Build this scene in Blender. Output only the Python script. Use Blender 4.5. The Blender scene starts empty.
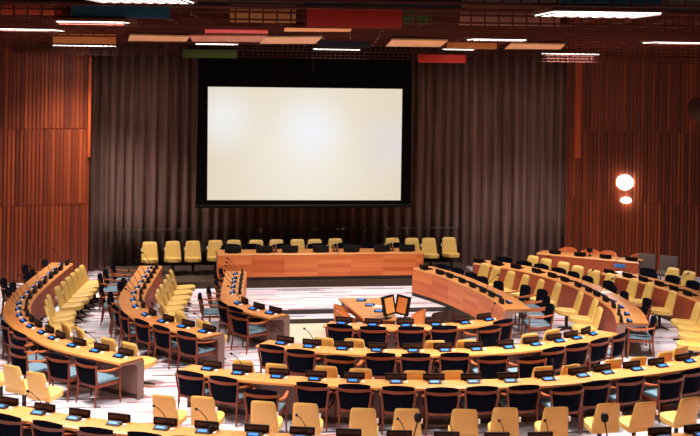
import bpy, bmesh, math, random
from mathutils import Vector, Matrix
random.seed(7)
R = math.radians
scene = bpy.context.scene
COL = scene.collection

# ------------------------------------------------------------------ camera
F, X0, Y0, ROLL, H = 1240.0, 350.0, 54.0, 0.015, 6.3
cam = bpy.data.cameras.new('camera'); co = bpy.data.objects.new('camera', cam); COL.objects.link(co)
cam.sensor_fit = 'HORIZONTAL'; cam.sensor_width = 36; cam.lens = F / 700 * 36
cam.shift_y = -(218 - Y0) / 700; cam.clip_end = 200
co.matrix_world = Matrix.Translation((0, 0, H)) @ Matrix.Rotation(R(90), 4, 'X') @ Matrix.Rotation(ROLL, 4, 'Z')
scene.camera = co


def ray(px, py):
    dx, dy = px - X0, py - Y0
    c, s = math.cos(ROLL), math.sin(ROLL)
    return Vector(((dx * c + dy * s) / F, 1.0, -(-dx * s + dy * c) / F))


def unp(px, py, z):
    d = ray(px, py)
    t = (z - H) / d.z
    return Vector((d.x * t, t))


AX = Vector((.988, .156)).normalized()      # direction of the podium front, left to right
AN = Vector((-AX.y, AX.x))                  # pointing away from the delegates


def unp_plane(px, py, p0):
    d = ray(px, py)
    t = (AN.dot(p0)) / (AN.x * d.x + AN.y * d.y)
    return Vector((d.x * t, d.y * t, H + d.z * t))


# ------------------------------------------------------------------ materials
def new_mat(name):
    m = bpy.data.materials.new(name); m.use_nodes = True
    nt = m.node_tree
    return m, nt, nt.nodes['Principled BSDF'], nt.nodes, nt.links


def srgb(r, g, b):
    f = lambda c: (c / 255 / 12.92) if c / 255 <= .04045 else ((c / 255 + .055) / 1.055) ** 2.4
    return (f(r), f(g), f(b), 1)


def plain(name, col, rough=.6, var=.12, scale=14, metal=0, spec=.5, bump=0, sheen=0):
    m, nt, b, N, L = new_mat(name)
    tc = N.new('ShaderNodeTexCoord'); nz = N.new('ShaderNodeTexNoise'); nz.inputs['Scale'].default_value = scale
    nz.inputs['Detail'].default_value = 4
    L.new(tc.outputs['Object'], nz.inputs['Vector'])
    mx = N.new('ShaderNodeMix'); mx.data_type = 'RGBA'
    mx.inputs[6].default_value = tuple(c * (1 - var) for c in col[:3]) + (1,)
    mx.inputs[7].default_value = tuple(min(1, c * (1 + var)) for c in col[:3]) + (1,)
    L.new(nz.outputs['Fac'], mx.inputs[0]); L.new(mx.outputs[2], b.inputs['Base Color'])
    b.inputs['Roughness'].default_value = rough; b.inputs['Metallic'].default_value = metal
    b.inputs['Specular IOR Level'].default_value = spec
    if bump:
        bp = N.new('ShaderNodeBump'); bp.inputs['Strength'].default_value = bump; bp.inputs['Distance'].default_value = .004
        n2 = N.new('ShaderNodeTexNoise'); n2.inputs['Scale'].default_value = 220
        L.new(tc.outputs['Object'], n2.inputs['Vector']); L.new(n2.outputs['Fac'], bp.inputs['Height'])
        L.new(bp.outputs['Normal'], b.inputs['Normal'])
    return m


def math_node(N, L, op, a, b=None):
    n = N.new('ShaderNodeMath'); n.operation = op
    for i, v in enumerate((a, b)):
        if v is None: continue
        if isinstance(v, (int, float)): n.inputs[i].default_value = v
        else: L.new(v, n.inputs[i])
    return n.outputs[0]


def ramp(N, L, fac, stops, constant=False):
    r = N.new('ShaderNodeValToRGB'); e = r.color_ramp.elements
    if constant: r.color_ramp.interpolation = 'CONSTANT'
    while len(e) < len(stops): e.new(.5)
    for k, (p, c) in enumerate(stops): e[k].position = p; e[k].color = c
    L.new(fac, r.inputs['Fac'])
    return r.outputs['Color']


def mixc(N, L, fac, a, b, mode='MIX'):
    m = N.new('ShaderNodeMix'); m.data_type = 'RGBA'; m.blend_type = mode
    for i, v in ((0, fac), (6, a), (7, b)):
        if isinstance(v, (int, float, tuple)): m.inputs[i].default_value = v
        else: L.new(v, m.inputs[i])
    return m.outputs[2]


def veneer(name, c1, c2, block_u, block_v, rough=.35, tone=.35, uvgrain=(1.2, 28), seam=0):
    """wood veneer on UV (metres): grain along u, blocks of differing tone"""
    m, nt, b, N, L = new_mat(name)
    uv = N.new('ShaderNodeUVMap'); sp = N.new('ShaderNodeSeparateXYZ'); L.new(uv.outputs[0], sp.inputs[0])
    mp = N.new('ShaderNodeMapping'); mp.inputs['Scale'].default_value = (uvgrain[0], uvgrain[1], 1)
    L.new(uv.outputs[0], mp.inputs[0])
    nz = N.new('ShaderNodeTexNoise'); nz.inputs['Scale'].default_value = 1; nz.inputs['Detail'].default_value = 5
    L.new(mp.outputs[0], nz.inputs['Vector'])
    fu = math_node(N, L, 'DIVIDE', sp.outputs['X'], block_u); fv = math_node(N, L, 'DIVIDE', sp.outputs['Y'], block_v)
    iu = math_node(N, L, 'FLOOR', fu); iv = math_node(N, L, 'FLOOR', fv)
    cm = N.new('ShaderNodeCombineXYZ'); L.new(iu, cm.inputs[0]); L.new(iv, cm.inputs[1])
    wn = N.new('ShaderNodeTexWhiteNoise'); L.new(cm.outputs[0], wn.inputs['Vector'])
    fac = math_node(N, L, 'ADD', math_node(N, L, 'MULTIPLY', nz.outputs['Fac'], 1 - tone), math_node(N, L, 'MULTIPLY', wn.outputs['Value'], tone))
    c = ramp(N, L, fac, [(.25, c1), (.75, c2)])
    if seam:
        fr = math_node(N, L, 'FRACT', fu)
        s = math_node(N, L, 'LESS_THAN', fr, seam)
        c = mixc(N, L, s, c, tuple(x * .45 for x in c1[:3]) + (1,))
    L.new(c, b.inputs['Base Color']); b.inputs['Roughness'].default_value = rough
    return m


def emit(name, col, strength):
    m, nt, b, N, L = new_mat(name)
    b.inputs['Base Color'].default_value = col; b.inputs['Emission Color'].default_value = col
    b.inputs['Emission Strength'].default_value = strength
    return m


M = {}
M['top'] = veneer('honey veneer', srgb(198, 122, 62), srgb(220, 152, 88), 1.5, 4, rough=.38, tone=.3, seam=.006)
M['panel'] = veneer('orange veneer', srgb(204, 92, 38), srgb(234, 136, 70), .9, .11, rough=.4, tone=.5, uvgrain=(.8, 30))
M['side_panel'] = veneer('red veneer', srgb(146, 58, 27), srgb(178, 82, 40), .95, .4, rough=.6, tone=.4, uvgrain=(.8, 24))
M['end'] = plain('mauve laminate', srgb(122, 92, 84), .55, .06)
M['plinth'] = plain('dark plinth', srgb(62, 54, 50), .7)
M['frame_wood'] = plain('teak', srgb(112, 46, 21), .4, .22, 30)
M['arm_wood'] = plain('pale teak', srgb(176, 96, 56), .4, .2, 30)
M['navy'] = plain('navy wool', srgb(9, 11, 22), .95, .25, 60, bump=.2, spec=.05)
M['seat_blue'] = plain('blue grey leather', srgb(106, 136, 152), .36, .1, 20)
M['yellow'] = plain('mustard fabric', srgb(216, 177, 96), .45, .06, 30, bump=.12, spec=.5)
M['metal_dark'] = plain('dark metal', srgb(46, 40, 38), .4, .1, metal=.6)
M['white'] = plain('white plastic', srgb(232, 226, 222), .4, .03)
M['black'] = plain('black plastic', srgb(11, 9, 10), .55, .15, spec=.25)
M['plate'] = plain('dark brown plate', srgb(28, 14, 11), .7, .2, 40, spec=.15)
M['plate_inset'] = plain('reddish inset', srgb(58, 25, 18), .5, .35, 60)
M['plate_inset_black'] = plain('black inset', srgb(18, 9, 8), .7, .3, 60, spec=.15)
M['blue_lcd'] = emit('blue screen', srgb(20, 110, 235), .9)
M['salmon'] = plain('orange leather', srgb(226, 128, 78), .5, .08)
M['grey'] = plain('grey fabric', srgb(92, 76, 74), .85, .08, 50, bump=.15)
M['honey'] = plain('honey wood', srgb(212, 144, 78), .38, .1, 8)
M['brown'] = plain('dark brown leather', srgb(52, 28, 24), .35, .2)
M['shell'] = plain('plywood', srgb(214, 128, 66), .4, .15, 22)
M['platform'] = plain('brown carpet', srgb(78, 62, 54), .95, .25, 60, bump=.3, spec=.1)
M['beige'] = plain('beige carpet', srgb(214, 204, 182), .95, .08, 40, bump=.2, spec=.1)
M['paper'] = plain('paper', srgb(240, 238, 235), .7, .02)
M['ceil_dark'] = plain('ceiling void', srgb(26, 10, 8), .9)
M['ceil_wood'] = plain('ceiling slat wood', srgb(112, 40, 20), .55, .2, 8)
M['rear_wood_dimmed'] = plain('dimmed slat wood', srgb(78, 28, 16), .6, .2, 8)  # slat wood darkened in colour to offset lamp glow on the rear grid
M['wall_plain'] = plain('brown wall', srgb(110, 48, 28), .7)
M['drape'] = plain('black drape', srgb(11, 8, 9), .95, .2, spec=.1)
M['trim_wood'] = plain('orange trim', srgb(190, 80, 34), .5, .1)
M['lamp_glow'] = emit('lamp glow', (1, .92, .84, 1), 5)
M['fixture_grey'] = plain('grey rail', srgb(78, 70, 68), .4)
M['fixture'] = plain('fixture', srgb(120, 60, 40), .5)
M['wall_lamp'] = emit('wall lamp glow', (1, .95, .9, 1), 22)


def carpet():
    m, nt, b, N, L = new_mat('striped carpet')
    tc = N.new('ShaderNodeTexCoord'); mp = N.new('ShaderNodeMapping')
    mp.inputs['Rotation'].default_value = (0, 0, -math.atan2(AX.y, AX.x))
    L.new(tc.outputs['Object'], mp.inputs[0])
    sp = N.new('ShaderNodeSeparateXYZ'); L.new(mp.outputs[0], sp.inputs[0])
    cols = []
    c = None
    for (rowh, ln, seed, stops) in (
        (.16, 2.3, 3.1, [(0, srgb(208, 202, 214)), (.3, srgb(216, 211, 222)), (.55, srgb(197, 191, 204)), (.75, srgb(222, 217, 228))]),
        (.075, 1.15, 9.7, [(0, srgb(200, 112, 114)), (.04, srgb(86, 74, 84)), (.075, srgb(218, 160, 164)), (.1, srgb(214, 196, 164)), (.13, srgb(156, 144, 156)), (.16, (0, 0, 0, 1))])):
        v = math_node(N, L, 'DIVIDE', sp.outputs['Y'], rowh); iv = math_node(N, L, 'FLOOR', v)
        w1 = N.new('ShaderNodeTexWhiteNoise'); w1.noise_dimensions = '1D'; L.new(math_node(N, L, 'ADD', iv, seed), w1.inputs['W'])
        u = math_node(N, L, 'ADD', math_node(N, L, 'DIVIDE', sp.outputs['X'], ln), math_node(N, L, 'MULTIPLY', w1.outputs['Value'], 7.3))
        iu = math_node(N, L, 'FLOOR', u)
        cm = N.new('ShaderNodeCombineXYZ'); L.new(iu, cm.inputs[0]); L.new(iv, cm.inputs[1]); cm.inputs[2].default_value = seed
        w2 = N.new('ShaderNodeTexWhiteNoise'); w2.noise_dimensions = '3D'; L.new(cm.outputs[0], w2.inputs['Vector'])
        col = ramp(N, L, w2.outputs['Value'], stops, True)
        if c is None: c = col
        else:
            f = math_node(N, L, 'LESS_THAN', w2.outputs['Value'], .16)
            c = mixc(N, L, f, c, col)
    L.new(c, b.inputs['Base Color']); b.inputs['Roughness'].default_value = .95; b.inputs['Specular IOR Level'].default_value = .1
    return m


M['carpet'] = carpet()


def slat_wood():
    m, nt, b, N, L = new_mat('red slat wood')
    uv = N.new('ShaderNodeUVMap'); sp = N.new('ShaderNodeSeparateXYZ'); L.new(uv.outputs[0], sp.inputs[0])
    iu = math_node(N, L, 'FLOOR', math_node(N, L, 'DIVIDE', sp.outputs['X'], .105))
    iv = math_node(N, L, 'FLOOR', math_node(N, L, 'DIVIDE', sp.outputs['Y'], 2.075))
    cm = N.new('ShaderNodeCombineXYZ'); L.new(iu, cm.inputs[0]); L.new(iv, cm.inputs[1])
    wn = N.new('ShaderNodeTexWhiteNoise'); L.new(cm.outputs[0], wn.inputs['Vector'])
    mp = N.new('ShaderNodeMapping'); mp.inputs['Scale'].default_value = (30, 1.2, 1); L.new(uv.outputs[0], mp.inputs[0])
    nz = N.new('ShaderNodeTexNoise'); nz.inputs['Scale'].default_value = 1; nz.inputs['Detail'].default_value = 4; L.new(mp.outputs[0], nz.inputs['Vector'])
    f = math_node(N, L, 'ADD', math_node(N, L, 'MULTIPLY', wn.outputs['Value'], .6), math_node(N, L, 'MULTIPLY', nz.outputs['Fac'], .4))
    L.new(ramp(N, L, f, [(.15, srgb(82, 28, 10)), (.5, srgb(124, 48, 18)), (.85, srgb(164, 74, 30))]), b.inputs['Base Color'])
    b.inputs['Roughness'].default_value = .5
    return m


M['slats'] = slat_wood()


def curtain_mat():
    m, nt, b, N, L = new_mat('brown curtain')
    tc = N.new('ShaderNodeTexCoord'); nz = N.new('ShaderNodeTexNoise'); nz.inputs['Scale'].default_value = 1
    mp = N.new('ShaderNodeMapping'); mp.inputs['Scale'].default_value = (9, 9, .35)
    L.new(tc.outputs['Object'], mp.inputs[0]); L.new(mp.outputs[0], nz.inputs['Vector'])
    L.new(ramp(N, L, nz.outputs['Fac'], [(.3, srgb(108, 81, 76)), (.7, srgb(150, 120, 110))]), b.inputs['Base Color'])
    b.inputs['Roughness'].default_value = .95; b.inputs['Specular IOR Level'].default_value = .1
    return m


M['curtain'] = curtain_mat()


def screen_mat():
    m, nt, b, N, L = new_mat('projected light')
    uv = N.new('ShaderNodeUVMap')
    def spot(cx, cy, r):
        v = N.new('ShaderNodeVectorMath'); v.operation = 'SUBTRACT'; L.new(uv.outputs[0], v.inputs[0]); v.inputs[1].default_value = (cx, cy, 0)
        s = N.new('ShaderNodeVectorMath'); s.operation = 'MULTIPLY'; L.new(v.outputs[0], s.inputs[0]); s.inputs[1].default_value = (1.75, 1, 0)
        l = N.new('ShaderNodeVectorMath'); l.operation = 'LENGTH'; L.new(s.outputs[0], l.inputs[0])
        mr = N.new('ShaderNodeMapRange'); mr.interpolation_type = 'SMOOTHSTEP'
        mr.inputs[1].default_value = r; mr.inputs[2].default_value = 0; mr.inputs[3].default_value = 0; mr.inputs[4].default_value = 1
        L.new(l.outputs['Value'], mr.inputs[0])
        return mr.outputs[0]
    c = mixc(N, L, spot(.5, .45, 1.05), srgb(228, 214, 190), srgb(240, 233, 220))
    c = mixc(N, L, spot(.08, .72, .42), c, srgb(238, 238, 236))
    c = mixc(N, L, spot(.53, .62, .42), c, srgb(240, 242, 246))
    c = mixc(N, L, spot(.95, .5, .45), c, srgb(226, 218, 214))
    L.new(c, b.inputs['Emission Color']); b.inputs['Emission Strength'].default_value = 1.0
    b.inputs['Base Color'].default_value = (.02, .02, .02, 1); b.inputs['Roughness'].default_value = .9
    return m, b


M['screen'], SCREEN_BSDF = screen_mat()


def glass_mat():
    m, nt, b, N, L = new_mat('railing glass')
    out = N['Material Output']; tr = N.new('ShaderNodeBsdfTransparent'); gl = N.new('ShaderNodeBsdfGlossy'); gl.inputs['Roughness'].default_value = .02
    fr = N.new('ShaderNodeFresnel'); fr.inputs['IOR'].default_value = 1.35
    mx = N.new('ShaderNodeMixShader'); L.new(fr.outputs[0], mx.inputs[0]); L.new(tr.outputs[0], mx.inputs[1]); L.new(gl.outputs[0], mx.inputs[2])
    tr.inputs['Color'].default_value = (.93, .95, .94, 1)
    L.new(mx.outputs[0], out.inputs['Surface'])
    return m


M['glass'] = glass_mat()


# ------------------------------------------------------------------ mesh helpers
def bm_new():
    bm = bmesh.new(); bm.loops.layers.uv.new('UVMap'); return bm


def mk(name, bm, mat, parent=None, smooth=40, **props):
    bmesh.ops.recalc_face_normals(bm, faces=bm.faces)
    me = bpy.data.meshes.new(name); bm.to_mesh(me); bm.free()
    me.materials.append(M[mat] if isinstance(mat, str) else mat)
    if smooth:
        me.shade_smooth(); me.set_sharp_from_angle(angle=R(smooth))
    o = bpy.data.objects.new(name, me); COL.objects.link(o)
    if parent: o.parent = parent
    for k, v in props.items(): o[k] = v
    return o


def empty(name, label, cat, loc=(0, 0, 0), rz=0, group=None):
    o = bpy.data.objects.new(name, None); COL.objects.link(o); o.empty_display_size = .1
    o.location = loc; o.rotation_euler = (0, 0, rz)
    o['label'] = label; o['category'] = cat
    if group: o['group'] = group
    return o


def tag(o, label, cat, group=None, kind=None):
    o['label'] = label; o['category'] = cat
    if group: o['group'] = group
    if kind: o['kind'] = kind
    return o


def box(bm, c, s, bev=0, rot=None, seg=2):
    r = bmesh.ops.create_cube(bm, size=1)
    vs = r['verts']
    bmesh.ops.scale(bm, vec=s, verts=vs)
    if bev:
        es = list({e for v in vs for e in v.link_edges})
        rr = bmesh.ops.bevel(bm, geom=es, offset=bev, segments=seg, affect='EDGES', profile=.6)
        vs = list({v for f in rr['faces'] for v in f.verts} | {v for v in vs if v.is_valid})
    if rot is not None: bmesh.ops.rotate(bm, cent=(0, 0, 0), matrix=rot, verts=vs)
    bmesh.ops.translate(bm, vec=c, verts=vs)
    return vs


def loft(bm, rings, cap=True, closed=True):
    vr = [[bm.verts.new(p) for p in r] for r in rings]
    n = len(vr[0])
    for a, b in zip(vr, vr[1:]):
        for i in range(n if closed else n - 1):
            j = (i + 1) % n
            bm.faces.new((a[i], a[j], b[j], b[i]))
    if cap:
        bm.faces.new(vr[0][::-1]); bm.faces.new(vr[-1])
    return vr


def tube(bm, pts, radii, n=8, flat=1.0):
    pts = [Vector(p) for p in pts]
    if isinstance(radii, (int, float)): radii = [radii] * len(pts)
    rings = []
    for i, p in enumerate(pts):
        t = (pts[min(i + 1, len(pts) - 1)] - pts[max(i - 1, 0)]).normalized()
        up = Vector((0, 0, 1)) if abs(t.z) < .9 else Vector((0, 1, 0))
        a = t.cross(up).normalized(); b = a.cross(t)
        rings.append([p + (a * math.cos(2 * math.pi * k / n) + b * math.sin(2 * math.pi * k / n) * flat) * radii[i] for k in range(n)])
    loft(bm, rings)


def pillow(bm, fn, nu, nv, T, edge=.25, power=6):
    """fn(u,v in -1..1) -> (centre, normal); closed padded slab"""
    grid = {}
    for side in (1, -1):
        for i in range(nu + 1):
            for j in range(nv + 1):
                u, v = 2 * i / nu - 1, 2 * j / nv - 1
                p, n = fn(u, v)
                prof = edge + (1 - edge) * (max(0, 1 - abs(u) ** power) * max(0, 1 - abs(v) ** power)) ** .5
                grid[side, i, j] = bm.verts.new(Vector(p) + Vector(n) * (side * T / 2 * prof))
    for side in (1, -1):
        for i in range(nu):
            for j in range(nv):
                q = [grid[side, i, j], grid[side, i + 1, j], grid[side, i + 1, j + 1], grid[side, i, j + 1]]
                bm.faces.new(q if side > 0 else q[::-1])
    per = [(i, 0) for i in range(nu)] + [(nu, j) for j in range(nv)] + [(i, nv) for i in range(nu, 0, -1)] + [(0, j) for j in range(nv, 0, -1)]
    for a, b in zip(per, per[1:] + per[:1]):
        bm.faces.new((grid[1, a[0], a[1]], grid[-1, a[0], a[1]], grid[-1, b[0], b[1]], grid[1, b[0], b[1]]))


def lathe(bm, prof, n=16, c=(0, 0, 0)):
    rings = [[Vector(c) + Vector((max(r, .0005) * math.cos(2 * math.pi * k / n), max(r, .0005) * math.sin(2 * math.pi * k / n), z)) for k in range(n)] for r, z in prof]
    loft(bm, rings)


def copy_tree(o, loc, rz, label, group, name=None):
    c = o.copy(); COL.objects.link(c); c.location = loc; c.rotation_euler = (0, 0, rz)
    c['label'] = label
    if group: c['group'] = group
    for ch in list(o.children):
        d = ch.copy(); COL.objects.link(d); d.parent = c
        for g in list(ch.children):
            e = g.copy(); COL.objects.link(e); e.parent = d
    return c


class Proto:
    """the first placing moves the original, later ones copy it"""
    def __init__(self, root): self.root, self.used = root, False
    def put(self, loc, rz, label, group):
        if not self.used:
            self.used = True; o = self.root
            o.location = loc; o.rotation_euler = (0, 0, rz); o['label'] = label
            if group: o['group'] = group
            return o
        return copy_tree(self.root, loc, rz, label, group)


ORD = 'zeroth first second third fourth fifth sixth seventh eighth ninth tenth eleventh twelfth thirteenth fourteenth fifteenth sixteenth seventeenth eighteenth nineteenth twentieth'.split()

# ------------------------------------------------------------------ chairs
def make_armchair():
    t = empty('armchair', 'navy armchair', 'armchair')
    bm = bm_new()
    def seat(u, v):
        return ((u * (.265 - .015 * (1 - v)), .01 + v * .255, .435 + .012 * v), (0, -.03, 1))
    pillow(bm, seat, 8, 8, .085, edge=.5)
    mk('seat', bm, 'seat_blue', t)
    bm = bm_new()
    def back(u, v):
        w = .225 + .045 * (v + 1) / 2
        z = .39 + .45 * (v + 1) / 2
        y = -.232 - .075 * (v + 1) / 2 - .045 * (1 - u * u)
        return ((u * w, y, z - .034 * u * u * max(0, v) ** 2), Vector((-.16 * u, -1, .12)).normalized())
    pillow(bm, back, 10, 10, .055, edge=.45)
    mk('backrest', bm, 'navy', t)
    bm = bm_new()
    rings = []
    for k in range(13):
        u = k / 6 - 1
        x = u * .295; y = -.295 - .062 * (1 - u * u); hh = .027 - .006 * u * u; zc = .722 + .012 * u * u
        rings.append([(x, y - .016, zc - hh), (x, y + .012, zc - hh), (x, y + .010, zc + hh), (x, y - .018, zc + hh)])
    loft(bm, rings)
    mk('crest_rail', bm, 'frame_wood', t)
    for s in (-1, 1):
        bm = bm_new()
        tube(bm, [(s * .262, -.295, 0), (s * .246, -.262, .25), (s * .25, -.25, .42), (s * .275, -.285, .62), (s * .29, -.30, .745)], [.014, .02, .023, .02, .016], 8)
        mk('leg', bm, 'frame_wood', t)
        bm = bm_new()
        tube(bm, [(s * .285, .262, 0), (s * .282, .25, .3), (s * .287, .245, .635)], [.013, .02, .017], 8)
        mk('leg', bm, 'frame_wood', t)
        bm = bm_new()
        rings = []
        for k in range(9):
            f = k / 8
            y = -.285 + .575 * f; z = .665 - .03 * math.sin(math.pi * f) - .02 * f + (.015 * max(0, f - .8) / .2)
            w = .014 + .018 * math.sin(math.pi * min(1, .15 + f * .75)); x = s * (.288 + .012 * math.sin(math.pi * f))
            rings.append([(x - w, y, z - .014), (x + w, y, z - .014), (x + w, y, z + .010), (x - w, y, z + .010)])
        loft(bm, rings)
        mk('armrest', bm, 'arm_wood', t)
    bm = bm_new()
    box(bm, (0, .25, .375), (.52, .022, .055), .004); box(bm, (0, -.252, .365), (.47, .022, .05), .004)
    for s in (-1, 1): box(bm, (s * .264, 0, .37), (.022, .48, .05), .004)
    mk('seat_frame', bm, 'frame_wood', t)
    return t


def make_advisor_chair():
    t = empty('upholstered_chair', 'yellow chair', 'chair')
    bm = bm_new()
    def seat(u, v):
        w = .228 - .04 * max(0, v) ** 2
        return ((u * w, .02 + v * (.25 - .09 * u ** 4 * (v > 0)), .415 + .018 * v), (0, -.05, 1))
    pillow(bm, seat, 10, 10, .13, edge=.62, power=7)
    mk('seat', bm, 'yellow', t)
    bm = bm_new()
    def back(u, v):
        f = (v + 1) / 2
        w = (.228 - .038 * f) * (1 - .09 * max(0, v) ** 10)
        return ((u * w, -.205 - .13 * f - .02 * (1 - u * u), .42 + .45 * f - .012 * u ** 4 * (v > 0)), Vector((-.1 * u, -.96, .26)).normalized())
    pillow(bm, back, 12, 14, .09, edge=.4, power=8)
    mk('backrest', bm, 'yellow', t)
    bm = bm_new()
    lathe(bm, [(.045, .02), (.04, .05), (.036, .30), (.09, .345), (.09, .36)], 14)
    for k in range(4):
        a = math.pi / 4 + k * math.pi / 2
        d = Vector((math.cos(a), math.sin(a), 0))
        tube(bm, [d * .02 + Vector((0, 0, .045)), d * .15 + Vector((0, 0, .035)), d * .25 + Vector((0, 0, .012))], [.026, .022, .012], 6)
    mk('pedestal', bm, 'metal_dark', t)
    bm = bm_new()
    box(bm, (.225, -.30, .665), (.035, .045, .075), .012)
    mk('earphone_holder', bm, 'white', t)
    return t


ARM = Proto(make_armchair()); YEL = Proto(make_advisor_chair())


# ------------------------------------------------------------------ curves (desk outlines in plan)
class Curve:
    def __init__(self, pts, w, base='outer', c=(1.0, 29.2), d=.06, straight=False):
        P = [Vector(p) for p in pts]
        if straight:
            dense = [P[0].lerp(P[1], k / 40) for k in range(41)]
        else:
            P = [2 * P[0] - P[1]] + P + [2 * P[-1] - P[-2]]
            dense = []
            for i in range(1, len(P) - 2):
                p0, p1, p2, p3 = P[i - 1:i + 3]
                n = max(2, int((p2 - p1).length / d))
                for k in range(n):
                    t = k / n
                    dense.append(.5 * ((2 * p1) + (p2 - p0) * t + (2 * p0 - 5 * p1 + 4 * p2 - p3) * t * t + (3 * p1 - p0 - 3 * p2 + p3) * t ** 3))
            dense.append(P[-2].copy())
            for _ in range(10):           # fair the line
                dense = [dense[0]] + [dense[k] * .5 + (dense[k - 1] + dense[k + 1]) * .25 for k in range(1, len(dense) - 1)] + [dense[-1]]
        self.p = dense
        m = len(dense)
        tang = [(dense[min(k + 3, m - 1)] - dense[max(k - 3, 0)]).normalized() for k in range(m)]
        mid = m // 2
        nl = Vector((-tang[mid].y, tang[mid].x))
        self.sg = 1 if nl.dot(Vector(c) - dense[mid]) > 0 else -1
        self.n = [Vector((-t.y, t.x)) * self.sg for t in tang]
        if base == 'inner':
            self.p = [p - n * w for p, n in zip(dense, self.n)]
        self.w = w
        self.s = [0]
        for a, b in zip(self.p, self.p[1:]): self.s.append(self.s[-1] + (b - a).length)

    def near(self, q):
        k = min(range(len(self.p)), key=lambda i: (self.p[i] + self.n[i] * self.w * .5 - q).length)
        return k, (q - self.p[k]).dot(self.n[k])

    def at(self, k, off): return self.p[k] + self.n[k] * off


def sweep(bm, cv, prof, z0=0):
    """prof: list of (offset inward, z); closed section swept along the curve; UV in metres"""
    uvl = bm.loops.layers.uv.active
    per = [0]
    for a, b in zip(prof, prof[1:] + prof[:1]): per.append(per[-1] + math.hypot(a[0] - b[0], a[1] - b[1]))
    rings = []
    for k in range(len(cv.p)):
        rings.append([bm.verts.new((*(cv.at(k, d)), z + z0)) for d, z in prof])
    n = len(prof)
    for k in range(len(rings) - 1):
        for i in range(n):
            j = (i + 1) % n
            f = bm.faces.new((rings[k][i], rings[k][j], rings[k + 1][j], rings[k + 1][i]))
            horiz = abs(prof[i][1] - prof[j][1]) < 1e-3
            va, vb = (prof[i][0], prof[j][0]) if horiz else (prof[i][1], prof[j][1])
            for l, (u, v) in zip(f.loops, ((cv.s[k], va), (cv.s[k], vb), (cv.s[k + 1], vb), (cv.s[k + 1], va))):
                l[uvl].uv = (u, v)
    bm.faces.new(rings[0][::-1]); bm.faces.new(rings[-1])


def make_desk(cv, label, z0=0, h=.74, panel='panel', group=None, name='curved_desk'):
    w = cv.w
    c = cv.at(len(cv.p) // 2, w / 2)
    t = empty(name, label, 'desk', (c.x, c.y, z0), 0, group)
    def part(nm, prof, mat, **k):
        bm = bm_new(); sweep(bm, cv, prof)
        bmesh.ops.translate(bm, vec=(-c.x, -c.y, 0), verts=bm.verts)
        return mk(nm, bm, mat, t, **k)
    part('desk_top', [(0, h - .04), (.004, h - .004), (.01, h), (w - .06, h), (w - .03, h - .005), (w - .01, h - .018), (w - .002, h - .036), (w - .03, h - .05), (w - .10, h - .04)], 'top')
    part('back_panel', [(w - .15, .10), (w - .15, h - .10), (w - .16, h - .07), (w - .20, h - .041), (w - .091, h - .041), (w - .091, .10)], 'end')
    part('front_panel', [(w - .09, .10), (w - .09, h - .041), (w - .08, h - .041), (w - .032, h - .052), (w, h - .045), (w, .10)], panel)
    part('plinth', [(w - .12, 0), (w - .12, .10), (w - .04, .10), (w - .04, 0)], 'plinth')
    # end panels: L-shaped cheek a few mm proud of the section
    for k, nm in ((0, 'end_panel'), (len(cv.p) - 1, 'end_panel')):
        tdir = (cv.p[1] - cv.p[0]).normalized() if k == 0 else (cv.p[-1] - cv.p[-2]).normalized()
        if k == 0: tdir = -tdir
        prof = [(.0, h - .045), (w - .26, h - .075), (w - .20, h - .10), (w - .17, h - .15), (w - .16, .0), (w - .004, 0), (w - .004, h - .05), (w - .03, h - .045)]
        bm = bm_new()
        lo = [bm.verts.new((*(cv.at(k, d) - c), z)) for d, z in prof]
        hi = [bm.verts.new((*(cv.at(k, d) + tdir * .02 - c), z)) for d, z in prof]
        n = len(prof)
        bm.faces.new(lo); bm.faces.new(hi[::-1])
        for i in range(n): bm.faces.new((lo[i], lo[(i + 1) % n], hi[(i + 1) % n], hi[i]))
        mk(nm, bm, 'end', t, smooth=0)
    return t


C1, C3 = (1.0, 28.9), (1.05, 29.5)
W = .58
CV = {}
CV['L1'] = Curve([(-7.72, 32.36), (-7.66, 29.82), (-7.56, 27.9), (-7.36, 26.6), (-7.0, 25.45), (-6.5, 24.5), (-6.1, 23.95), (-5.68, 23.35), (-5.15, 22.85), (-4.54, 22.42), (-4.0, 22.03)], W)
CV['L2'] = Curve([(-5.36, 32.1), (-5.26, 30.07), (-5.18, 28.4), (-5.06, 27.55), (-4.82, 26.63), (-4.47, 25.85), (-3.98, 25.2), (-3.5, 24.75), (-2.79, 24.12)], W)
CV['L3'] = Curve([(-3.08, 31.5), (-2.93, 29.0), (-2.8, 27.75), (-2.5, 27.0), (-2.05, 26.45), (-1.57, 26.0)], .54)
CV['row1'] = Curve([(-.47, 25.33), (.1, 25.16), (.85, 25.08), (1.63, 25.16), (2.5, 25.42), (3.31, 25.95)], .54)
CV['row2'] = Curve([(-1.71, 23.55), (-.85, 23.16), (0, 22.97), (.75, 22.9), (1.5, 22.93), (2.6, 23.12), (3.4, 23.4), (4.15, 23.82), (4.95, 24.4), (5.5, 25.05)], W)
CV['row3'] = Curve([(-2.95, 21.57), (-1.8, 21.06), (-.75, 20.81), (.3, 20.7), (1.3, 20.69), (2.3, 20.78), (3.6, 21.03), (4.8, 21.58), (5.7, 22.0), (6.4, 22.42), (7.1, 22.95)], W)
CV['row4'] = Curve([(-6.9, 20.4), (-5.9, 19.8), (-5.44, 19.57), (-4.21, 18.98), (-3.08, 18.6), (-1.39, 18.25), (.2, 18.08), (2.0, 18.03), (3.4, 18.14), (4.5, 18.36), (5.2, 18.57), (6.4, 19.05), (7.4, 19.6)], .62, 'inner')
CV['R1'] = Curve([(1.72, 32.4), (2.33, 31.35), (2.75, 30.3), (3.08, 29.3), (3.34, 28.3), (3.49, 27.25)], .6, 'inner')
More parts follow.
